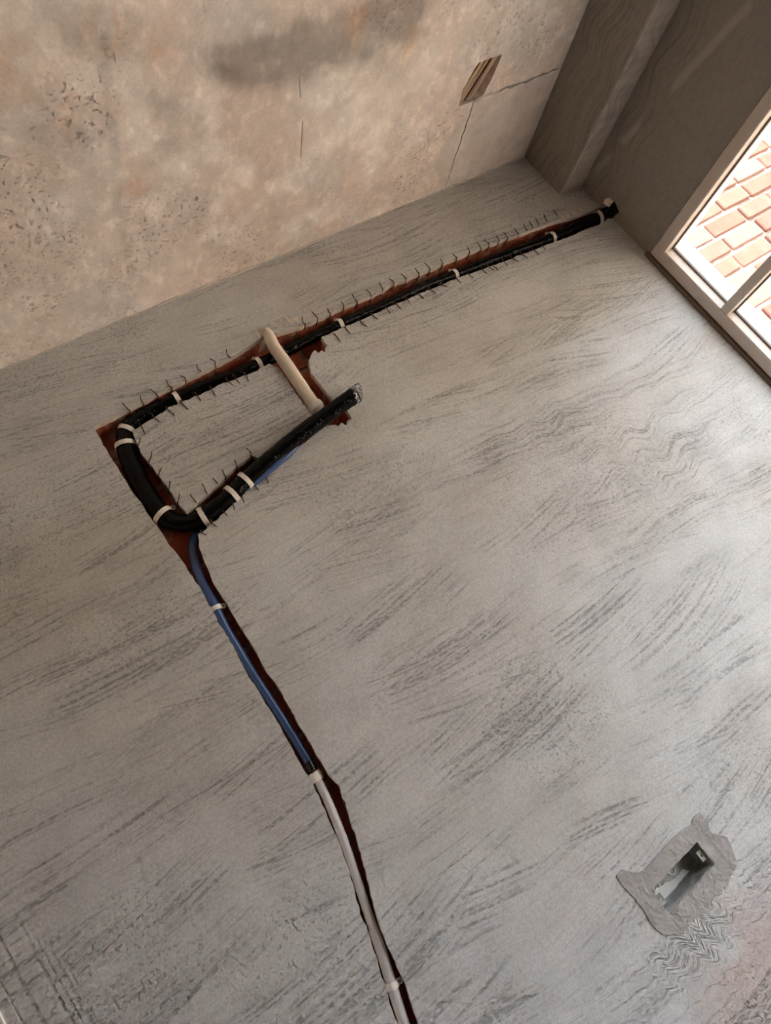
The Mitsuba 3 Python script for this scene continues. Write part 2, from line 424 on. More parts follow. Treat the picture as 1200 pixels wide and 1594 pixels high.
def zinc(p, n, uv):
    k = F(p.x * 40, p.z * 40, p.y * 40, 3)
    return mikit.mix((0.24, 0.25, 0.245), (0.46, 0.475, 0.46), SS(0.35, 0.65, k))


bsdf('glint_zinc', {'type': 'twosided', 'bsdf': {'type': 'principled', 'base_color': rgb(0.80, 0.82, 0.80), 'roughness': 0.3, 'metallic': 0.3}})  # paler zinc that paints in the glint of the knockout rings
bsdf('zinc', {'type': 'twosided', 'bsdf': {'type': 'principled', 'base_color': mikit.proc(zinc), 'roughness': 0.42, 'metallic': 0.35}})


def timber(p, n, uv):
    a, b = on_ceiling(781, 85), on_ceiling(740, 155)
    L = math.hypot(b[0] - a[0], b[1] - a[1])
    ux, uy = (b[0] - a[0]) / L, (b[1] - a[1]) / L
    s, t = p.x * ux + p.y * uy, -p.x * uy + p.y * ux
    g = F(s * 9, t * 210 + 3 * N(s * 12, t * 30), 1.0, 3)
    c = mikit.mix((0.11, 0.065, 0.042), (0.52, 0.39, 0.235), SS(0.30, 0.60, g))
    return mikit.mix(c, mi.Color3f(0.34, 0.25, 0.20), 0.6 * SS(0.4, 0.7, N(s * 20, t * 30, 4.0)))


bsdf('weathered_timber', bumped(matte(timber, 0.85), lambda p, n, uv: 0.0025 * N(p.x * 160 + p.y * 60, p.y * 20 - p.x * 10, 2.0)))
bsdf('plain_plaster', matte(lambda p, n, uv: mikit.mix((0.17, 0.145, 0.12), (0.22, 0.19, 0.16), F(p.x * 3, p.z * 3, p.y * 3, 3)), 0.9))

# ---------------------------------------------------------------- the wall with the chase
W = lambda pts: [wxz(*q) for q in pts]
TOP_RUN = [(146, 666), (212, 632), (260, 606), (312, 581), (366, 553), (388, 539), (416, 519), (440, 517), (468, 508), (498, 495), (532, 480), (578, 460), (610, 443), (650, 427), (710, 402),
           (772, 376), (815, 363), (853, 347), (890, 338), (928, 325), (958, 313), (964, 320), (940, 346), (905, 360), (870, 374), (800, 401), (700, 438), (640, 463), (600, 481), (540, 507), (497, 527),
           (470, 540), (430, 558), (398, 578), (350, 596), (300, 618), (262, 636), (228, 656), (206, 672), (180, 690), (160, 688)]
VERT_RUN = [(152, 668), (154, 680), (175, 716), (197, 750), (220, 786), (247, 821), (262, 843), (288, 880), (312, 915), (330, 905), (315, 867), (306, 832), (318, 826), (332, 812), (365, 783), (395, 757),
            (418, 736), (408, 722), (400, 712), (392, 709), (372, 723), (357, 737), (330, 765), (310, 781), (290, 798), (272, 777), (250, 743), (220, 705), (207, 676), (212, 660), (180, 650)]
LOW_RUN = [(287, 877), (310, 912), (330, 952), (350, 986), (365, 1011), (380, 1040), (391, 1057), (410, 1089), (436, 1132), (454, 1164), (472, 1196), (485, 1217), (500, 1247), (512, 1274), (526, 1308), (541, 1354), (561, 1416),
           (578, 1466), (597, 1530), (619, 1593), (650, 1690), (690, 1810), (722, 1800), (684, 1690), (651, 1594), (640, 1560), (625, 1522), (610, 1485), (591, 1438), (578, 1392), (566, 1343), (556, 1302), (546, 1280), (542, 1262),
           (534, 1242), (527, 1222), (516, 1212), (506, 1198), (484, 1160), (460, 1120), (440, 1084), (408, 1031), (380, 985), (350, 935), (332, 905), (316, 868), (300, 850)]
BRANCH = [(405, 560), (433, 573), (457, 606), (484, 645), (500, 658), (512, 662), (520, 660), (527, 664), (531, 658), (541, 662), (540, 655), (548, 653), (540, 641), (521, 625), (499, 600), (485, 582), (480, 561), (484, 552), (491, 545), (496, 550), (502, 545), (507, 550), (506, 543), (510, 538), (504, 533), (502, 527), (495, 524), (470, 520), (430, 540)]
raw = [W(q) for q in (TOP_RUN, VERT_RUN, LOW_RUN, BRANCH)]
chase = unary_union([Polygon(q).buffer(0) for q in raw])
chase = max(getattr(chase, 'geoms', [chase]), key=lambda g: g.area)
chase_line = list(chase.exterior.coords)[:-1]
islands = [list(r.coords)[:-1] for r in chase.interiors]
def ragged_chase(amp, grow, seed):
    g = ragged(chase_line, amp, 0.0028, seed)
    g = max(getattr(g, 'geoms', [g]), key=lambda a: a.area)
    for r in islands:
        g = g.difference(ragged(r, amp, 0.004, seed + 3))
    return g.buffer(grow)
hole = ragged_chase(0.0022, 0.0, 1)
BOX = [wxz(*q) for q in ((1080, 1309), (1113, 1344.5), (1041, 1423.6), (1016, 1389))]
bx0, bx1 = (BOX[2][0] + BOX[3][0]) / 2, (BOX[0][0] + BOX[1][0]) / 2
bz0, bz1 = (BOX[1][1] + BOX[2][1]) / 2, (BOX[0][1] + BOX[3][1]) / 2
box_hole = Polygon([(bx0, bz0), (bx1, bz0), (bx1, bz1), (bx0, bz1)])
XE = 1.60                                            # outer face of the wall with the window
face = sbox(XL - 0.05, 0, XE, ZC).difference(hole).difference(ragged(list(box_hole.exterior.coords)[:-1], 0.0010, 0.004, 5))
obj('wall_front', prism_y(face, YW, YW + 0.0125), 'plaster', kind='structure', label='trowelled grey cement plaster wall with a cut chase for pipes')

DEPTH = 0.050
cut = man(prism_y(ragged_chase(0.0024, 0.0008, 2).buffer(0), YW - 0.02, YW + DEPTH))
cut_m = man(prism_y(ragged_chase(0.0012, 0.0022, 4).buffer(0), YW - 0.02, YW + DEPTH + 0.004))
box_cut = man(bx(bx0 - 0.002, bx1 + 0.002, YW - 0.02, YW + 0.052, bz0 - 0.002, bz1 + 0.002))
core = man(bx(XL - 0.05, XE, YW + 0.0125, YW + 0.13, 0, ZC)) - cut_m - box_cut
near = chase.buffer(0.012)
BL, BH, JT = 0.205, 0.092, 0.012
BRICK_LIFT = 2.344 % BH                              # a course runs along the upper lip of the chase
pieces = []
for r_ in range(int(ZC / BH)):
    for c_ in range(-16, 9):
        x0 = c_ * BL + (0.5 * BL if r_ % 2 else 0) + 0.06 + rng.uniform(-0.004, 0.004)
        z0 = r_ * BH + BRICK_LIFT
        if x0 < XL or x0 + BL > XE:
            continue
        if sbox(x0, z0, x0 + BL, z0 + BH).intersects(near):
            pieces.append((x0, z0))
for x0, z0 in pieces:
    full = man(bx(x0, x0 + BL - JT, YW + 0.0127, YW + 0.128, z0, z0 + BH - JT))
    core = core - full
    b = full - cut
    if b.volume() > 1e-6:
        for s_ in b.decompose():
            if s_.volume() > 2e-6:
                obj('brick', unman(s_), 'clay', 'wall_front')
obj('mortar_bed', unman(core), 'mortar', 'wall_front')

PATCH_EDGE = [(1089, 1266), (1100, 1277), (1107, 1297), (1131, 1303), (1141, 1323), (1146, 1347), (1135, 1368), (1131, 1381), (1109, 1399), (1096, 1418), (1079, 1431), (1066, 1448), (1055, 1455), (1031, 1455),
              (1014, 1442), (1003, 1420), (988, 1399), (968, 1379), (958, 1363), (967, 1353), (990, 1359), (1003, 1355), (1022, 1331), (1048, 1303), (1074, 1284), (1079, 1273)]
pm = prism_y(ragged(W(PATCH_EDGE), 0.0018, 0.004, 3).buffer(-0.003).buffer(0.003).difference(ragged(list(box_hole.exterior.coords)[:-1], 0.0014, 0.004, 6)), YW - 0.0016, YW + 0.001)
obj('mortar_patch', pm, 'patch_mortar', 'wall_front', label='darker grey mortar patch around the metal outlet box')

# ---------------------------------------------------------------- ceiling with the timber pocket
TB = [on_ceiling(*q) for q in ((781, 85), (760, 91), (745, 98), (738, 108), (720, 140), (714, 166), (735, 158), (752, 148), (765, 123), (777, 96))]
pocket = ragged(TB, 0.0010, 0.004, 8)
ceil = sbox(XL - 0.1, YB - 0.1, XE, YW + 0.13).difference(pocket)
obj('ceiling', prism_z(ceil, ZC, ZC + 0.02), 'concrete', kind='structure', label='bare mottled concrete ceiling slab with form marks')
obj('slab', bx(XL - 0.1, XE, YB - 0.1, YW + 0.13, ZC + 0.02, ZC + 0.15), 'concrete', 'ceiling')
lx = np.linspace(XL, XB, 900)
lw = 0.001 + 0.010 * np.clip(meshkit.fbm(np.column_stack([lx * 16, lx * 0, lx * 0]), 4, 5) - 0.42, 0, 1) + 0.0015 * meshkit.noise(np.column_stack([lx * 90, lx * 0, lx * 0]), 6)
obj('plaster_lip', prism_z(Polygon(list(zip(lx, YW - lw)) + [(XB, YW + 0.001), (XL, YW + 0.001)]), ZC - 0.0022, ZC + 0.001), 'plaster', 'wall_front', label='ragged plaster lip along the ceiling')
# beam over the window wall: rough lower edge
n_ = 160
yy = np.linspace(YB, YW, n_)
bw = 0.0008 * (meshkit.noise(np.column_stack([yy * 9, yy * 0, yy * 0 + 1])) - 0.5)
prof = []
for k_, y_ in enumerate(yy):
    x0, z0 = XB + 2 * bw[k_], ZB + 2 * bw[k_]
    prof.append([(x0, y_, ZC), (x0, y_, z0 + 0.006), (x0 + 0.002, y_, z0 + 0.002), (x0 + 0.006, y_, z0), (XR, y_, ZB + bw[k_]), (XR, y_, ZC)])
V = np.array(prof).reshape(-1, 3)
Fq = [[i * 6 + j, (i + 1) * 6 + j, (i + 1) * 6 + (j + 1) % 6, i * 6 + (j + 1) % 6] for i in range(n_ - 1) for j in range(6)]
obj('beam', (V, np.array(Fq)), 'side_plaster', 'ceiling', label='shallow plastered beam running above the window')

# ---------------------------------------------------------------- window wall, other walls, floor
WY0, WY1, WZ0, WZ1 = -0.50, YW, 0.35, EYE[2] + 0.521
hole_w = sbox(WY0, WZ0, WY1 + 0.01, WZ1)
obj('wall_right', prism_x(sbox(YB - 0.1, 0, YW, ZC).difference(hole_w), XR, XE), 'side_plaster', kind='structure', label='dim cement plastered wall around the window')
obj('wall_left', bx(XL - 0.1, XL, YB - 0.1, YW, 0, ZC), 'plain_plaster', kind='structure')
obj('wall_rear', bx(XL, XR, YB - 0.1, YB, 0, ZC), 'plain_plaster', kind='structure')
obj('floor', bx(XL - 0.1, XE, YB - 0.1, YW, -0.1, 0), 'floor_cement', kind='structure')

FX0, FX1 = XR - 0.004, XR + 0.040                    # frame depth
zt1, zt0 = EYE[2] + 0.288, EYE[2] + 0.264              # transom
ST = 0.043
MUL = 0.35
win = 'window_1'
labels[win] = {'kind': 'structure', 'label': 'cream framed window with a transom, looking out on brickwork'}
obj('stile', bx(FX0, FX1, YW - ST, YW - 0.010, WZ0, WZ1, 0.002), 'frame_paint', win)
obj('shade_strip', bx(XR - 0.012, FX0 + 0.022, YW - 0.0085, YW, WZ0, WZ1 + 0.01, 0.003), 'shade_brown', win, label='dark brown strip added as the shade between frame and wall')  # added strip standing for the soft shade in this corner
obj('stile', bx(FX0, FX1, WY0, WY0 + ST, WZ0, WZ1, 0.002), 'frame_paint', win)
obj('head_rail', bx(FX0, FX1, WY0 + ST, YW - ST, WZ1 - 0.030, WZ1, 0.002), 'frame_paint', win)
obj('sill_rail', bx(FX0, FX1, WY0 + ST, YW - ST, WZ0, WZ0 + 0.045, 0.002), 'frame_paint', win)
obj('mullion', bx(FX0, FX1, MUL - 0.02, MUL + 0.02, WZ0 + 0.045, WZ1 - 0.030, 0.002), 'frame_paint', win)
for y0, y1 in ((WY0 + ST, MUL - 0.02), (MUL + 0.02, YW - ST)):
    obj('transom', bx(FX0, FX1, y0, y1, zt0, zt1, 0.002), 'frame_paint', win)
    for z0, z1 in ((WZ0 + 0.045, zt0), (zt1, WZ1 - 0.030)):
        ring = sbox(y0, z0, y1, z1).difference(sbox(y0 + 0.004, z0 + 0.004, y1 - 0.004, z1 - 0.004))
        obj('pane', trimesh.Trimesh([[XR + 0.0275, y0 + 0.003, z0 + 0.003], [XR + 0.0275, y1 - 0.003, z0 + 0.003], [XR + 0.0275, y1 - 0.003, z1 - 0.003], [XR + 0.0275, y0 + 0.003, z1 - 0.003]], [[0, 1, 2], [0, 2, 3]], process=False), 'pane_glass', win)
        obj('gasket', prism_x(ring, XR + 0.024, XR + 0.031), 'gasket_rubber', win)
# outer reveal, white
obj('outer_jamb', bx(FX1, XE + 0.004, YW - 0.040, YW + 0.13, WZ0, WZ1, 0.001), 'white_render', win)
obj('outer_head', bx(FX1, XE + 0.004, WY0, YW - 0.040, WZ1 - 0.026, WZ1 + 0.02, 0.001), 'white_render', win)
obj('outer_sill', bx(FX1, XE + 0.04, WY0, YW - 0.040, WZ0 - 0.04, WZ0 + 0.02, 0.001), 'white_render', win)

tx = wxz(5, 1584)[0]
labels['door_1'] = {'kind': 'structure', 'label': 'pale door lining at the left end of the wall'}
obj('jamb', bx(tx - 0.09, tx, YW - 0.004, YW + 0.002, 0, 2.10, 0.001), 'white_render', 'door_1')
obj('jamb', bx(tx - 1.00, tx - 0.91, YW - 0.004, YW + 0.002, 0, 2.10, 0.001), 'white_render', 'door_1')
obj('head', bx(tx - 0.91, tx - 0.09, YW - 0.004, YW + 0.002, 2.01, 2.10, 0.001), 'white_render', 'door_1')
obj('leaf', bx(tx - 0.91, tx - 0.09, YW - 0.0015, YW + 0.002, 0, 2.01, 0.001), 'door_wood', 'door_1')

# ---------------------------------------------------------------- outside: ground and the stepped brick gable
obj('ground', bx(XE, 14.0, -12.0, 6.0, -0.12, -0.02), 'earth', kind='structure')
GY = 1.70
CH, CL = 0.0805, 0.208
g0 = EYE[2] + 0.754 - 9 * CH                           # bottom of the lowest built course
gable = 'wall_outside'
labels[gable] = {'kind': 'structure', 'label': 'sunlit red brick gable wall with a stepped raking top'}
slabs = [bx(1.66, 6.0, GY + 0.012, GY + 0.10, -0.05, g0)]
for k in range(19):
    z0 = g0 + k * CH
    start = 1.68 if k < 8 else 2.30 + (k - 9) * 0.262 + rng.uniform(-0.05, 0.05)
    off = (0.5 * CL if k % 2 else 0) + rng.uniform(-0.02, 0.02)
    xs = start + (off if k < 8 else 0) - (CL if k < 8 else 0)
    xs = max(xs, 1.68)
    slabs.append(bx(xs + 0.012, 6.0, GY + 0.010, GY + 0.096, z0 - 0.002, z0 + CH - 0.002))
    x = xs
    while x < 4.15:
        ln = CL * rng.uniform(0.84, 1.10) if rng.random() > 0.16 else CL * 0.55
        ty = rng.uniform(-0.004, 0.005)
        b = bx(x + rng.uniform(0.003, 0.007), x + ln - 0.006, GY + ty, GY + 0.092, z0 + 0.004 + rng.uniform(-0.002, 0.002), z0 + CH - 0.011, 0.004)
        b.apply_transform(trimesh.transformations.rotation_matrix(rng.uniform(-0.018, 0.018), [0, 1, 0], b.centroid))
        obj('brick', b, ['clay_red', 'clay_orange', 'clay_pale'][int(rng.integers(0, 3))], gable)
        x += ln
obj('mortar', trimesh.util.concatenate(slabs), 'lime_mortar', gable)

# ---------------------------------------------------------------- the black insulated pipe
def path(rows):                                      # (pixel x, pixel y, depth y) rows -> points
    return np.array([on_wall(a, b, c) for a, b, c in rows])


PIPE = [(961, 322, 1.168), (954, 327, 1.186), (944, 334, 1.204), (928, 341, 1.214), (890, 357, 1.220), (858, 371, 1.221), (800, 393, 1.221), (750, 412, 1.221), (707, 429, 1.221), (670, 443, 1.221), (630, 461, 1.221), (590, 479, 1.221), (560, 492, 1.221), (529, 506, 1.221), (500, 519, 1.222), (476, 531, 1.224),
        (440, 550, 1.226), (402, 567, 1.224), (360, 585, 1.221), (320, 601, 1.221), (275, 621, 1.221), (240, 638, 1.221), (216, 652, 1.220), (201, 666, 1.220), (195, 682, 1.220), (198, 702, 1.220), (209, 732, 1.221),
        (226, 764, 1.221), (242, 788, 1.221), (256, 804, 1.221), (274, 814, 1.220), (296, 813, 1.219), (317, 804, 1.212), (338, 789, 1.208), (361, 770, 1.204), (380, 751, 1.203), (405, 729, 1.197), (440, 699, 1.190), (480, 667, 1.182), (515, 642, 1.175), (532, 629, 1.171), (554, 614, 1.166)]
WID = [17, 20, 21, 19, 17, 16, 16, 16, 16, 15, 15, 15, 16, 16, 16, 17, 18, 18, 18, 18, 19, 20, 22, 24, 27, 30, 31, 30, 30, 30, 29, 28, 28, 28, 28, 28, 28, 28, 27, 26, 26, 26]
pp = path(PIPE)
pr = np.array([w * 0.5 * px_size(q) for w, q in zip(WID, pp)])
cp = spline(pp, 9)
cr = np.interp(np.linspace(0, 1, len(cp)), np.linspace(0, 1, len(pr)), pr)


def wrap_skin(v):
    return 0.0028 * (meshkit.fbm(v / 0.020, 3, 4) - 0.5) + 0.0012 * (meshkit.fbm(v / 0.006, 2, 8) - 0.5)


pipe = thing('insulated_pipe', 'black plastic wrapped insulated pipe bent twice through the wall chase', 'pipe')
obj('wrapping', tube(cp, cr, 24, 1.0, wrap_skin), 'black_wrap', pipe, smooth=True)
# the open, crumpled end of the wrapping, cut on the slant
t_, a_, b_ = (q[-1] for q in frames(cp))
rr = cr[-1]
ang = np.arange(28) * 2 * np.pi / 28
rings = []
for along, k in ((-0.006, 1.02), (0.003, 1.08), (0.009, 1.06), (0.0105, 0.86), (0.007, 0.5), (0.0055, 0.18)):
    o = np.outer(np.cos(ang), a_) * rr * k + np.outer(np.sin(ang), b_) * rr * k
    up_ = np.array([0, 0, 1.0]) - t_[2] * t_
    up_ /= np.linalg.norm(up_)
    slant = (o @ up_) * 0.62 * (along > 0) - (o @ a_) * 0.5 * (along > 0)
    v = cp[-1] + t_ * along + o + slant[:, None] * t_
    v = v + 0.0035 * (np.stack([meshkit.fbm(v / 0.006, 2, q) for q in (1, 2, 3)], -1) - 0.5)
    rings.append(v)
V = np.vstack(rings + [rings[-1].mean(0)[None]])
f = []
for i in range(5):
    for j in range(28):
        q = (i * 28 + j, i * 28 + (j + 1) % 28, (i + 1) * 28 + (j + 1) % 28, (i + 1) * 28 + j)
        f += [(q[0], q[1], q[2]), (q[0], q[2], q[3])]
f += [(140 + j, 140 + (j + 1) % 28, 168) for j in range(28)]
obj('open_end', trimesh.Trimesh(V, f, process=False), 'wrap_end', pipe, smooth=40, label='crumpled silvery black open end')


def nearest(c, px, py):
    q = np.array([(600 + FOCAL * (R[0] @ (a - EYE)) / (R[2] @ (a - EYE)), 797 + FOCAL * (R[1] @ (a - EYE)) / (R[2] @ (a - EYE))) for a in c])
    return int(np.argmin(((q - [px, py]) ** 2).sum(1)))


def strap(c, r, px, py, label, group, wide=0.0095, tab_up=True):
    """A saddle clip: a band bent over the pipe, a flat ear at one end, a nail in the ear."""
    i = min(max(nearest(c, px, py), 2), len(c) - 3)
    t, a, b = frames(c)
    # t along the pipe, a out of the wall, b across
    rad = float(np.broadcast_to(r, (len(c),))[i]) + 0.0017
    ang = np.linspace(-1.75, 1.75, 24)
    if not tab_up:
        b = -b
    arc = c[i] + np.outer(np.cos(ang), a[i]) * rad + np.outer(np.sin(ang), b[i]) * rad
    out = np.outer(np.cos(ang), a[i]) + np.outer(np.sin(ang), b[i])
    th = 0.0011
    sect = []
    for s, o in ((-1, -0.3), (-1, 1), (1, 1), (1, -0.3)):
        sect.append(arc + out * th * o + t[i] * s * wide / 2)
    v = np.stack(sect, 1).reshape(-1, 3)
    f = [[k * 4 + j, k * 4 + (j + 1) % 4, (k + 1) * 4 + (j + 1) % 4, (k + 1) * 4 + j] for k in range(23) for j in range(4)] + [[0, 3, 2, 1], [92, 93, 94, 95]]
    key = thing('pipe_strap', label, 'pipe strap', group)
    m = trimesh.Trimesh(v, np.vstack([np.array(f)[:, [0, 1, 2]], np.array(f)[:, [0, 2, 3]]]), process=False)
    if m.volume < 0:
        m.invert()
    obj('band', m, 'strap_plastic', key, smooth=35)
    ec = c[i] + b[i] * (rad + 0.0035) - a[i] * rad * 0.10
    ear = trimesh.creation.cylinder(0.0048, 0.003, sections=14)
    fr = np.eye(4)
    fr[:3, 0], fr[:3, 1], fr[:3, 2], fr[:3, 3] = t[i], b[i], a[i], ec
    if np.linalg.det(fr[:3, :3]) < 0:
        fr[:3, 0] *= -1
    ear.apply_transform(fr)
    obj('ear', ear, 'strap_plastic', key, smooth=35)
    nail = trimesh.creation.revolve([(0, -0.016), (0.0009, -0.015), (0.0010, 0.0016), (0.0022, 0.0017), (0.0024, 0.0024), (0.0012, 0.0030), (0, 0.0031)], sections=10)
    nail.apply_transform(fr)
    obj('nail', nail, 'nail_steel', key, smooth=35, label='small steel nail')


STRAPS = [(929, 339, 'white strap on the black pipe nearest the window wall', True), (859, 367, 'white strap second from the window wall on the black pipe', True),
          (706, 424, 'white strap midway along the long sloping black pipe', True), (529, 504, 'white strap on the black pipe just right of the cream pipe', True),
          (401, 566, 'white strap on the black pipe just left of the cream pipe', True), (275, 616, 'white strap on the long black pipe before its upper bend', True),
          (193, 668, 'white strap on the upper bend of the black pipe', False), (194, 695, 'white strap just below the upper bend of the black pipe', False),
          (255, 801, 'white strap at the foot of the steep black pipe section', False), (317, 804, 'white strap just past the lower bend, above the blue hose', True),
          (361, 768, 'white strap lower of the close pair beside the blue hose', True), (380, 748, 'white strap upper of the close pair where the blue hose starts', True)]
for x_, y_, l_, u_ in STRAPS:
    strap(cp, cr, x_, y_, l_, 'white pipe straps', tab_up=u_)

# ---------------------------------------------------------------- cream pipe crossing the black one
key = thing('drain_pipe', 'short cream plastic pipe crossing over the black pipe', 'pipe')
dp = path([(415, 516, 1.203), (420, 526, 1.196), (428, 542, 1.191), (445, 566, 1.191), (465, 596, 1.197), (484, 624, 1.204), (492, 635, 1.207), (498, 643, 1.210)])
dr_ = np.array([8, 9.8, 10.6, 11, 11.2, 11.2, 11.2, 11]) * 0.5 * np.array([px_size(q) for q in dp]) * 1.85
dc = spline(dp, 8)
drr = np.interp(np.linspace(0, 1, len(dc)), np.linspace(0, 1, len(dr_)), dr_)
obj('tube', tube(dc, drr, 24), 'cream_pipe', key, smooth=50)
i_ = nearest(dc, 492, 634)
t_ = frames(dc)[0][i_]
cc = np.array([dc[i_] + t_ * a for a in (-0.009, -0.0085, -0.006, 0.003, 0.006, 0.0065)])
obj('collar', tube(cc, drr[i_] * np.array([1.02, 1.22, 1.30, 1.30, 1.22, 1.02]), 24), 'strap_plastic', key, smooth=50, label='white end collar')

# ---------------------------------------------------------------- blue hose and the grey conduit below it
HOSE = [(466, 690, 1.188), (459, 697, 1.188), (445, 710, 1.190), (430, 722, 1.192), (406, 742, 1.198), (387, 759, 1.204), (368, 776, 1.211), (350, 793, 1.229), (332, 808, 1.238), (316, 820, 1.239), (305, 832, 1.238), (300, 852, 1.229), (305, 880, 1.220), (315, 907, 1.215), (331, 938, 1.212), (340, 957, 1.212), (352, 980, 1.213),
        (370, 1010, 1.215), (386, 1037, 1.216), (412, 1077, 1.216), (440, 1120, 1.216), (460, 1152, 1.217), (478, 1182, 1.218), (487, 1200, 1.218)]
hp = path(HOSE)
hw = [8, 10, 12, 13, 13, 12, 12, 12, 12, 12, 13, 14, 15, 15, 16, 16, 15, 15, 15, 14, 14, 14, 14, 14]
hr = np.array([w * 0.5 * px_size(q) for w, q in zip(hw, hp)])
hc = spline(hp, 8)
hcr = np.interp(np.linspace(0, 1, len(hc)), np.linspace(0, 1, len(hr)), hr)
key = thing('blue_hose', 'dark blue plastic hose running down the chase below the black pipe', 'hose')
obj('tube', tube(hc, hcr, 18), 'blue_plastic', key, smooth=50)
i0, i1 = nearest(hc, 480, 1186), len(hc) - 1
obj('tape_joint', tube(hc[i0:i1 + 1], hcr[i0:i1 + 1] * 1.12, 18, 1.0, lambda v: 0.0016 * (meshkit.fbm(v / 0.005, 2, 3) - 0.5)), 'black_tape', key, smooth=50, label='black tape at the lower end')

COND = [(488, 1202, 1.217), (492, 1210, 1.217), (498, 1221, 1.216), (508, 1242, 1.214), (520, 1270, 1.213), (537, 1314, 1.213), (552, 1358, 1.214), (569, 1410, 1.215), (581, 1446, 1.215), (593, 1480, 1.215), (608, 1528, 1.214), (625, 1582, 1.214), (650, 1660, 1.216), (690, 1790, 1.222)]
kp = path(COND)
kw = [15, 16, 16, 16, 17, 17, 17, 17, 17, 17, 17, 17, 17, 17]
kr = np.array([w * 0.5 * px_size(q) for w, q in zip(kw, kp)])
kc = spline(kp, 10)
kcr = np.interp(np.linspace(0, 1, len(kc)), np.linspace(0, 1, len(kr)), kr)
key = thing('grey_conduit', 'light grey plastic conduit in the lower end of the chase', 'conduit')
j_ = nearest(kc, 581, 1446)
obj('tube', tube(kc[:j_ + 2], kcr[:j_ + 2] * 0.84, 20), 'grey_pipe', key, smooth=50)
obj('lower_tube', tube(kc[j_:], kcr[j_:] * 1.03, 20), 'grey_pipe', key, smooth=50)
i_ = nearest(kc, 492, 1209)
t_ = frames(kc)[0][i_]
cc = np.array([kc[i_] + t_ * a for a in (-0.008, -0.0075, -0.004, 0.004, 0.0075, 0.008)])
obj('collar', tube(cc, kcr[i_] * np.array([1.0, 1.22, 1.3, 1.3, 1.22, 1.0]), 20), 'strap_plastic', key, smooth=40, label='white coupling collar')
strap(hc, hcr, 337, 947, 'white strap holding the blue hose in the chase', 'white pipe straps', 0.009, False)
strap(kc, kcr, 610, 1533, 'white strap on the grey conduit', 'white pipe straps', 0.010, False)

# ---------------------------------------------------------------- wire stubs bent over the lips of the chase
UP = [(201, 639), (223, 628), (245, 616), (267, 604), (289, 592), (312, 578), (335, 568), (358, 556), (475, 505), (494, 497), (514, 489), (535, 479), (556, 470), (577, 460), (596, 451), (613, 443), (632, 435), (652, 427), (669, 420), (689, 411),
      (711, 402), (731, 394), (748, 388), (761, 382), (776, 376), (790, 371), (807, 365), (820, 359), (829, 355), (838, 350), (851, 344), (867, 336)]
DOWN = [(217, 660), (238, 647), (259, 634), (281, 624), (303, 612), (327, 602), (352, 590), (362, 583), (380, 581), (520, 520), (537, 510), (559, 499), (578, 489), (598, 478), (614, 471), (631, 463), (649, 456), (667, 448), (686, 440), (707, 432),
        (728, 426), (748, 417), (757, 412), (763, 410), (779, 403), (794, 398), (808, 392), (826, 386), (841, 381)]
RIGHT = [(215, 696), (232, 719), (247, 742), (263, 765), (276, 784)]
UP2 = [(305, 782), (322, 768), (338, 753), (351, 743), (369, 727), (391, 711)]
DOWN2 = [(313, 826), (329, 810), (346, 796), (362, 785), (377, 773), (396, 757), (412, 741)]


def stub(px, py, way, label, group, length, seed):
    g = np.random.default_rng(seed)
    x, z = wxz(px, py)
    l = length * g.uniform(0.75, 1.2)
    j = lambda s: g.uniform(-s, s)
    if way == 'up':
        q = [(x - 0.001, YW + 0.022, z + 0.001), (x + j(.001), YW + 0.006, z - 0.0005), (x + j(.001), YW - 0.0015, z), (x + j(.003), YW - 0.0035, z + l * 0.35), (x - 0.002 + j(.005), YW - 0.0045 - g.uniform(0, .005), z + l)]
    elif way == 'down':
        q = [(x, YW + 0.012, z + 0.002), (x, YW - 0.0015, z + 0.001), (x + j(.002), YW - 0.002, z - l * 0.3), (x + j(.004), YW - 0.0022 - g.uniform(0, .002), z - l)]
    else:
        q = [(x + 0.001, YW + 0.016, z), (x, YW - 0.0015, z), (x + l * 0.4, YW - 0.004, z + 0.004 + j(.002)), (x + l, YW - 0.005 - g.uniform(0, .004), z + 0.012 + j(.004))]
    c = spline(np.array(q), 4)
    k = obj('wire_stub', tube(c, np.linspace(0.0013, 0.0010, len(c)), 6), 'rusty_wire', smooth=60, label=label, category='wire', group=group)


ORD = 'first second third fourth fifth sixth seventh eighth ninth tenth eleventh twelfth thirteenth fourteenth fifteenth sixteenth seventeenth eighteenth nineteenth twentieth twenty-first twenty-second twenty-third twenty-fourth'.split()
for s_, (pts, way, label, group, ln) in enumerate((
        (UP[7::-1], 'up', 'rusty wire stub, {} left of cream pipe on upper lip of long chase', 'wire stubs on the upper lip of the long chase', 0.0155),
        (UP[8:], 'up', 'rusty wire stub, {} right of cream pipe on upper lip of long chase', 'wire stubs on the upper lip of the long chase', 0.0155),
        (DOWN[8::-1], 'down', 'rusty wire stub, {} left of cream pipe on lower lip of long chase', 'wire stubs on the lower lip of the long chase', 0.023),
        (DOWN[9:], 'down', 'rusty wire stub, {} right of cream pipe on lower lip of long chase', 'wire stubs on the lower lip of the long chase', 0.023),
        (RIGHT, 'right', 'dark wire stub on the right lip of the steep chase, {} from its top', 'wire stubs on the right lip of the steep chase', 0.014),
        (UP2, 'up', 'dark wire stub on the upper lip of the short chase, {} from its lower end', 'wire stubs on the upper lip of the short chase', 0.016),
        (DOWN2, 'down', 'dark wire stub on the lower lip of the short chase, {} from its lower end', 'wire stubs on the lower lip of the short chase', 0.016))):
    for k_, q in enumerate(pts):
        stub(q[0], q[1], way, label.format(ORD[k_]), group, ln, 100 * s_ + k_)

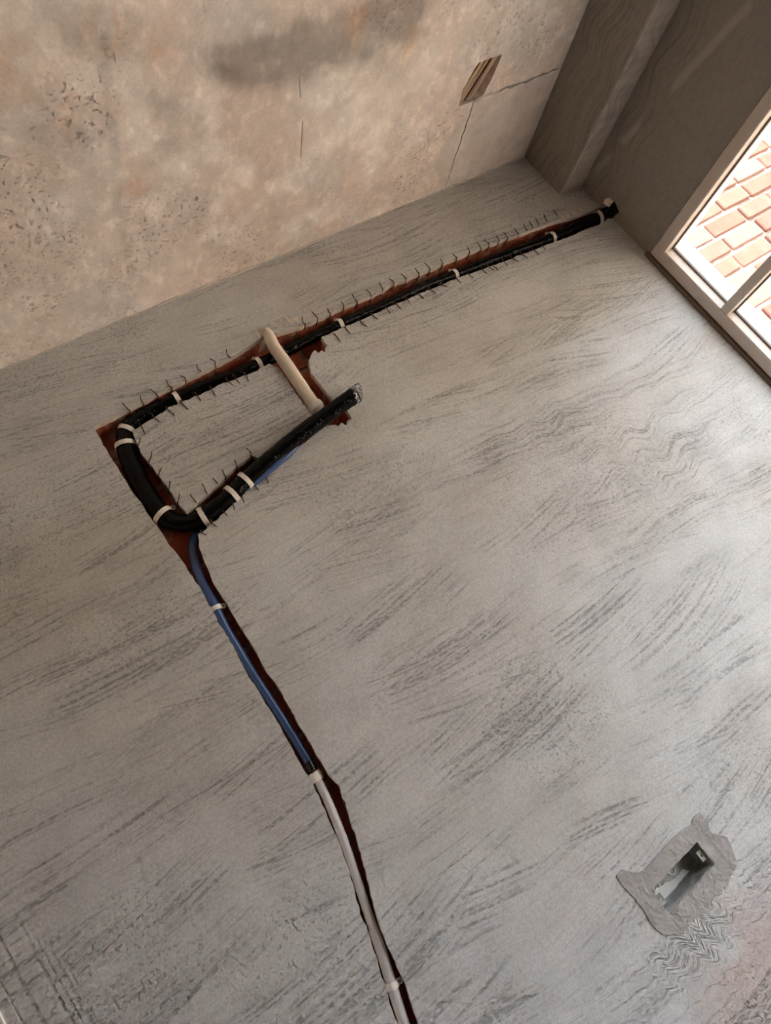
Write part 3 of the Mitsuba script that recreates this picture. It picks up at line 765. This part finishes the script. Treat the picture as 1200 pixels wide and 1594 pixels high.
# ---------------------------------------------------------------- metal outlet box in the mortar patch
key = thing('outlet_box', 'galvanised metal outlet box set into the darker mortar patch', 'electrical box')
d_ = 0.044
outer = man(bx(bx0, bx1, YW + 0.001, YW + d_, bz0, bz1, 0.002))
inner = man(bx(bx0 + 0.0015, bx1 - 0.0015, YW - 0.01, YW + d_ - 0.0015, bz0 + 0.0015, bz1 - 0.0015, 0.002))
obj('shell', unman(outer - inner), 'zinc', key)
wb, hb = bx1 - bx0, bz1 - bz0
for fx, fz in ((0.22, 0.55), (0.56, 0.60)):
    k_ = trimesh.creation.revolve([(0.0066, 0), (0.0084, 0.0004), (0.0088, 0.0016), (0.0082, 0.0026), (0.0068, 0.0026), (0.0062, 0.0014), (0.0066, 0)], sections=24)
    k_.apply_transform(trimesh.transformations.rotation_matrix(math.pi / 2, [1, 0, 0]))
    k_.apply_translation([bx0 + fx * wb, YW + d_ - 0.0016, bz0 + fz * hb])
    obj('knockout', k_, 'glint_zinc', key, smooth=40)
for x0, x1 in ((bx0 + 0.0014, bx0 + 0.012), (bx1 - 0.012, bx1 - 0.0014)):
    ear = man(bx(x0, x1, YW + 0.004, YW + 0.0052, bz0 + hb * 0.30, bz0 + hb * 0.70)) - man(trimesh.creation.cylinder(0.0022, 0.1, sections=12, transform=trimesh.transformations.rotation_matrix(math.pi / 2, [1, 0, 0]) )).translate([(x0 + x1) / 2, YW, (bz0 + bz1) / 2])
    obj('ear', unman(ear), 'zinc', key, label='screw ear')
spl = prism_y(ragged([(bx0 + 0.10 * wb, bz0 + 0.06 * hb), (bx0 + 0.8 * wb, bz0 + 0.06 * hb), (bx0 + 0.72 * wb, bz0 + 0.28 * hb), (bx0 + 0.45 * wb, bz0 + 0.34 * hb), (bx0 + 0.22 * wb, bz0 + 0.5 * hb), (bx0 + 0.08 * wb, bz0 + 0.4 * hb)], 0.003, 0.003, 2), YW + d_ - 0.0035, YW + d_ - 0.0014)
obj('cement_splash', spl, 'white_render', key, label='pale cement splash inside the box')

# ---------------------------------------------------------------- timber left in the ceiling
tb = Polygon(TB).buffer(-0.0035)
key = thing('timber_block', 'splintered offcut of timber left in the concrete ceiling', 'wood block')
cx, cy = tb.centroid.coords[0]
a_, b_ = np.array(TB[0]), np.array(TB[6])
ax_ = (b_ - a_) / np.linalg.norm(b_ - a_)
ac_ = np.array([-ax_[1], ax_[0]])
lo, hi = min((np.array(q) - [cx, cy]) @ ac_ for q in TB), max((np.array(q) - [cx, cy]) @ ac_ for q in TB)
splits = [lo, lo + 0.30 * (hi - lo), lo + 0.52 * (hi - lo), lo + 0.78 * (hi - lo), hi]
for k_ in range(4):
    s0, s1 = splits[k_] + 0.0006, splits[k_ + 1] - 0.0006
    strip = Polygon([np.array([cx, cy]) + ax_ * u + ac_ * v for u, v in ((-0.2, s0), (0.2, s0 + 0.002), (0.2, s1), (-0.2, s1 - 0.001))])
    g = tb.intersection(strip)
    if g.area > 1e-6:
        g = max(getattr(g, 'geoms', [g]), key=lambda q: q.area)
        obj('splinter', prism_z(g, ZC + (0.015, 0.004, 0.007, 0.003)[k_], ZC + 0.0195), 'weathered_timber', key)

# a scrap of foam packed round the pipe where it leaves the room
c_ = on_wall(947, 314, 1.168)
fm = trimesh.creation.icosphere(3, 0.0105)
v = np.array(fm.vertices)
v = v * [1.25, 0.9, 0.95] * (1 + 0.9 * (meshkit.fbm(v / 0.007, 2, 3) - 0.5))[:, None]
obj('foam_scrap', trimesh.Trimesh(v + c_, fm.faces, process=False), 'foam', label='pale pinkish lump of foam on the pipe at the window wall', category='foam')
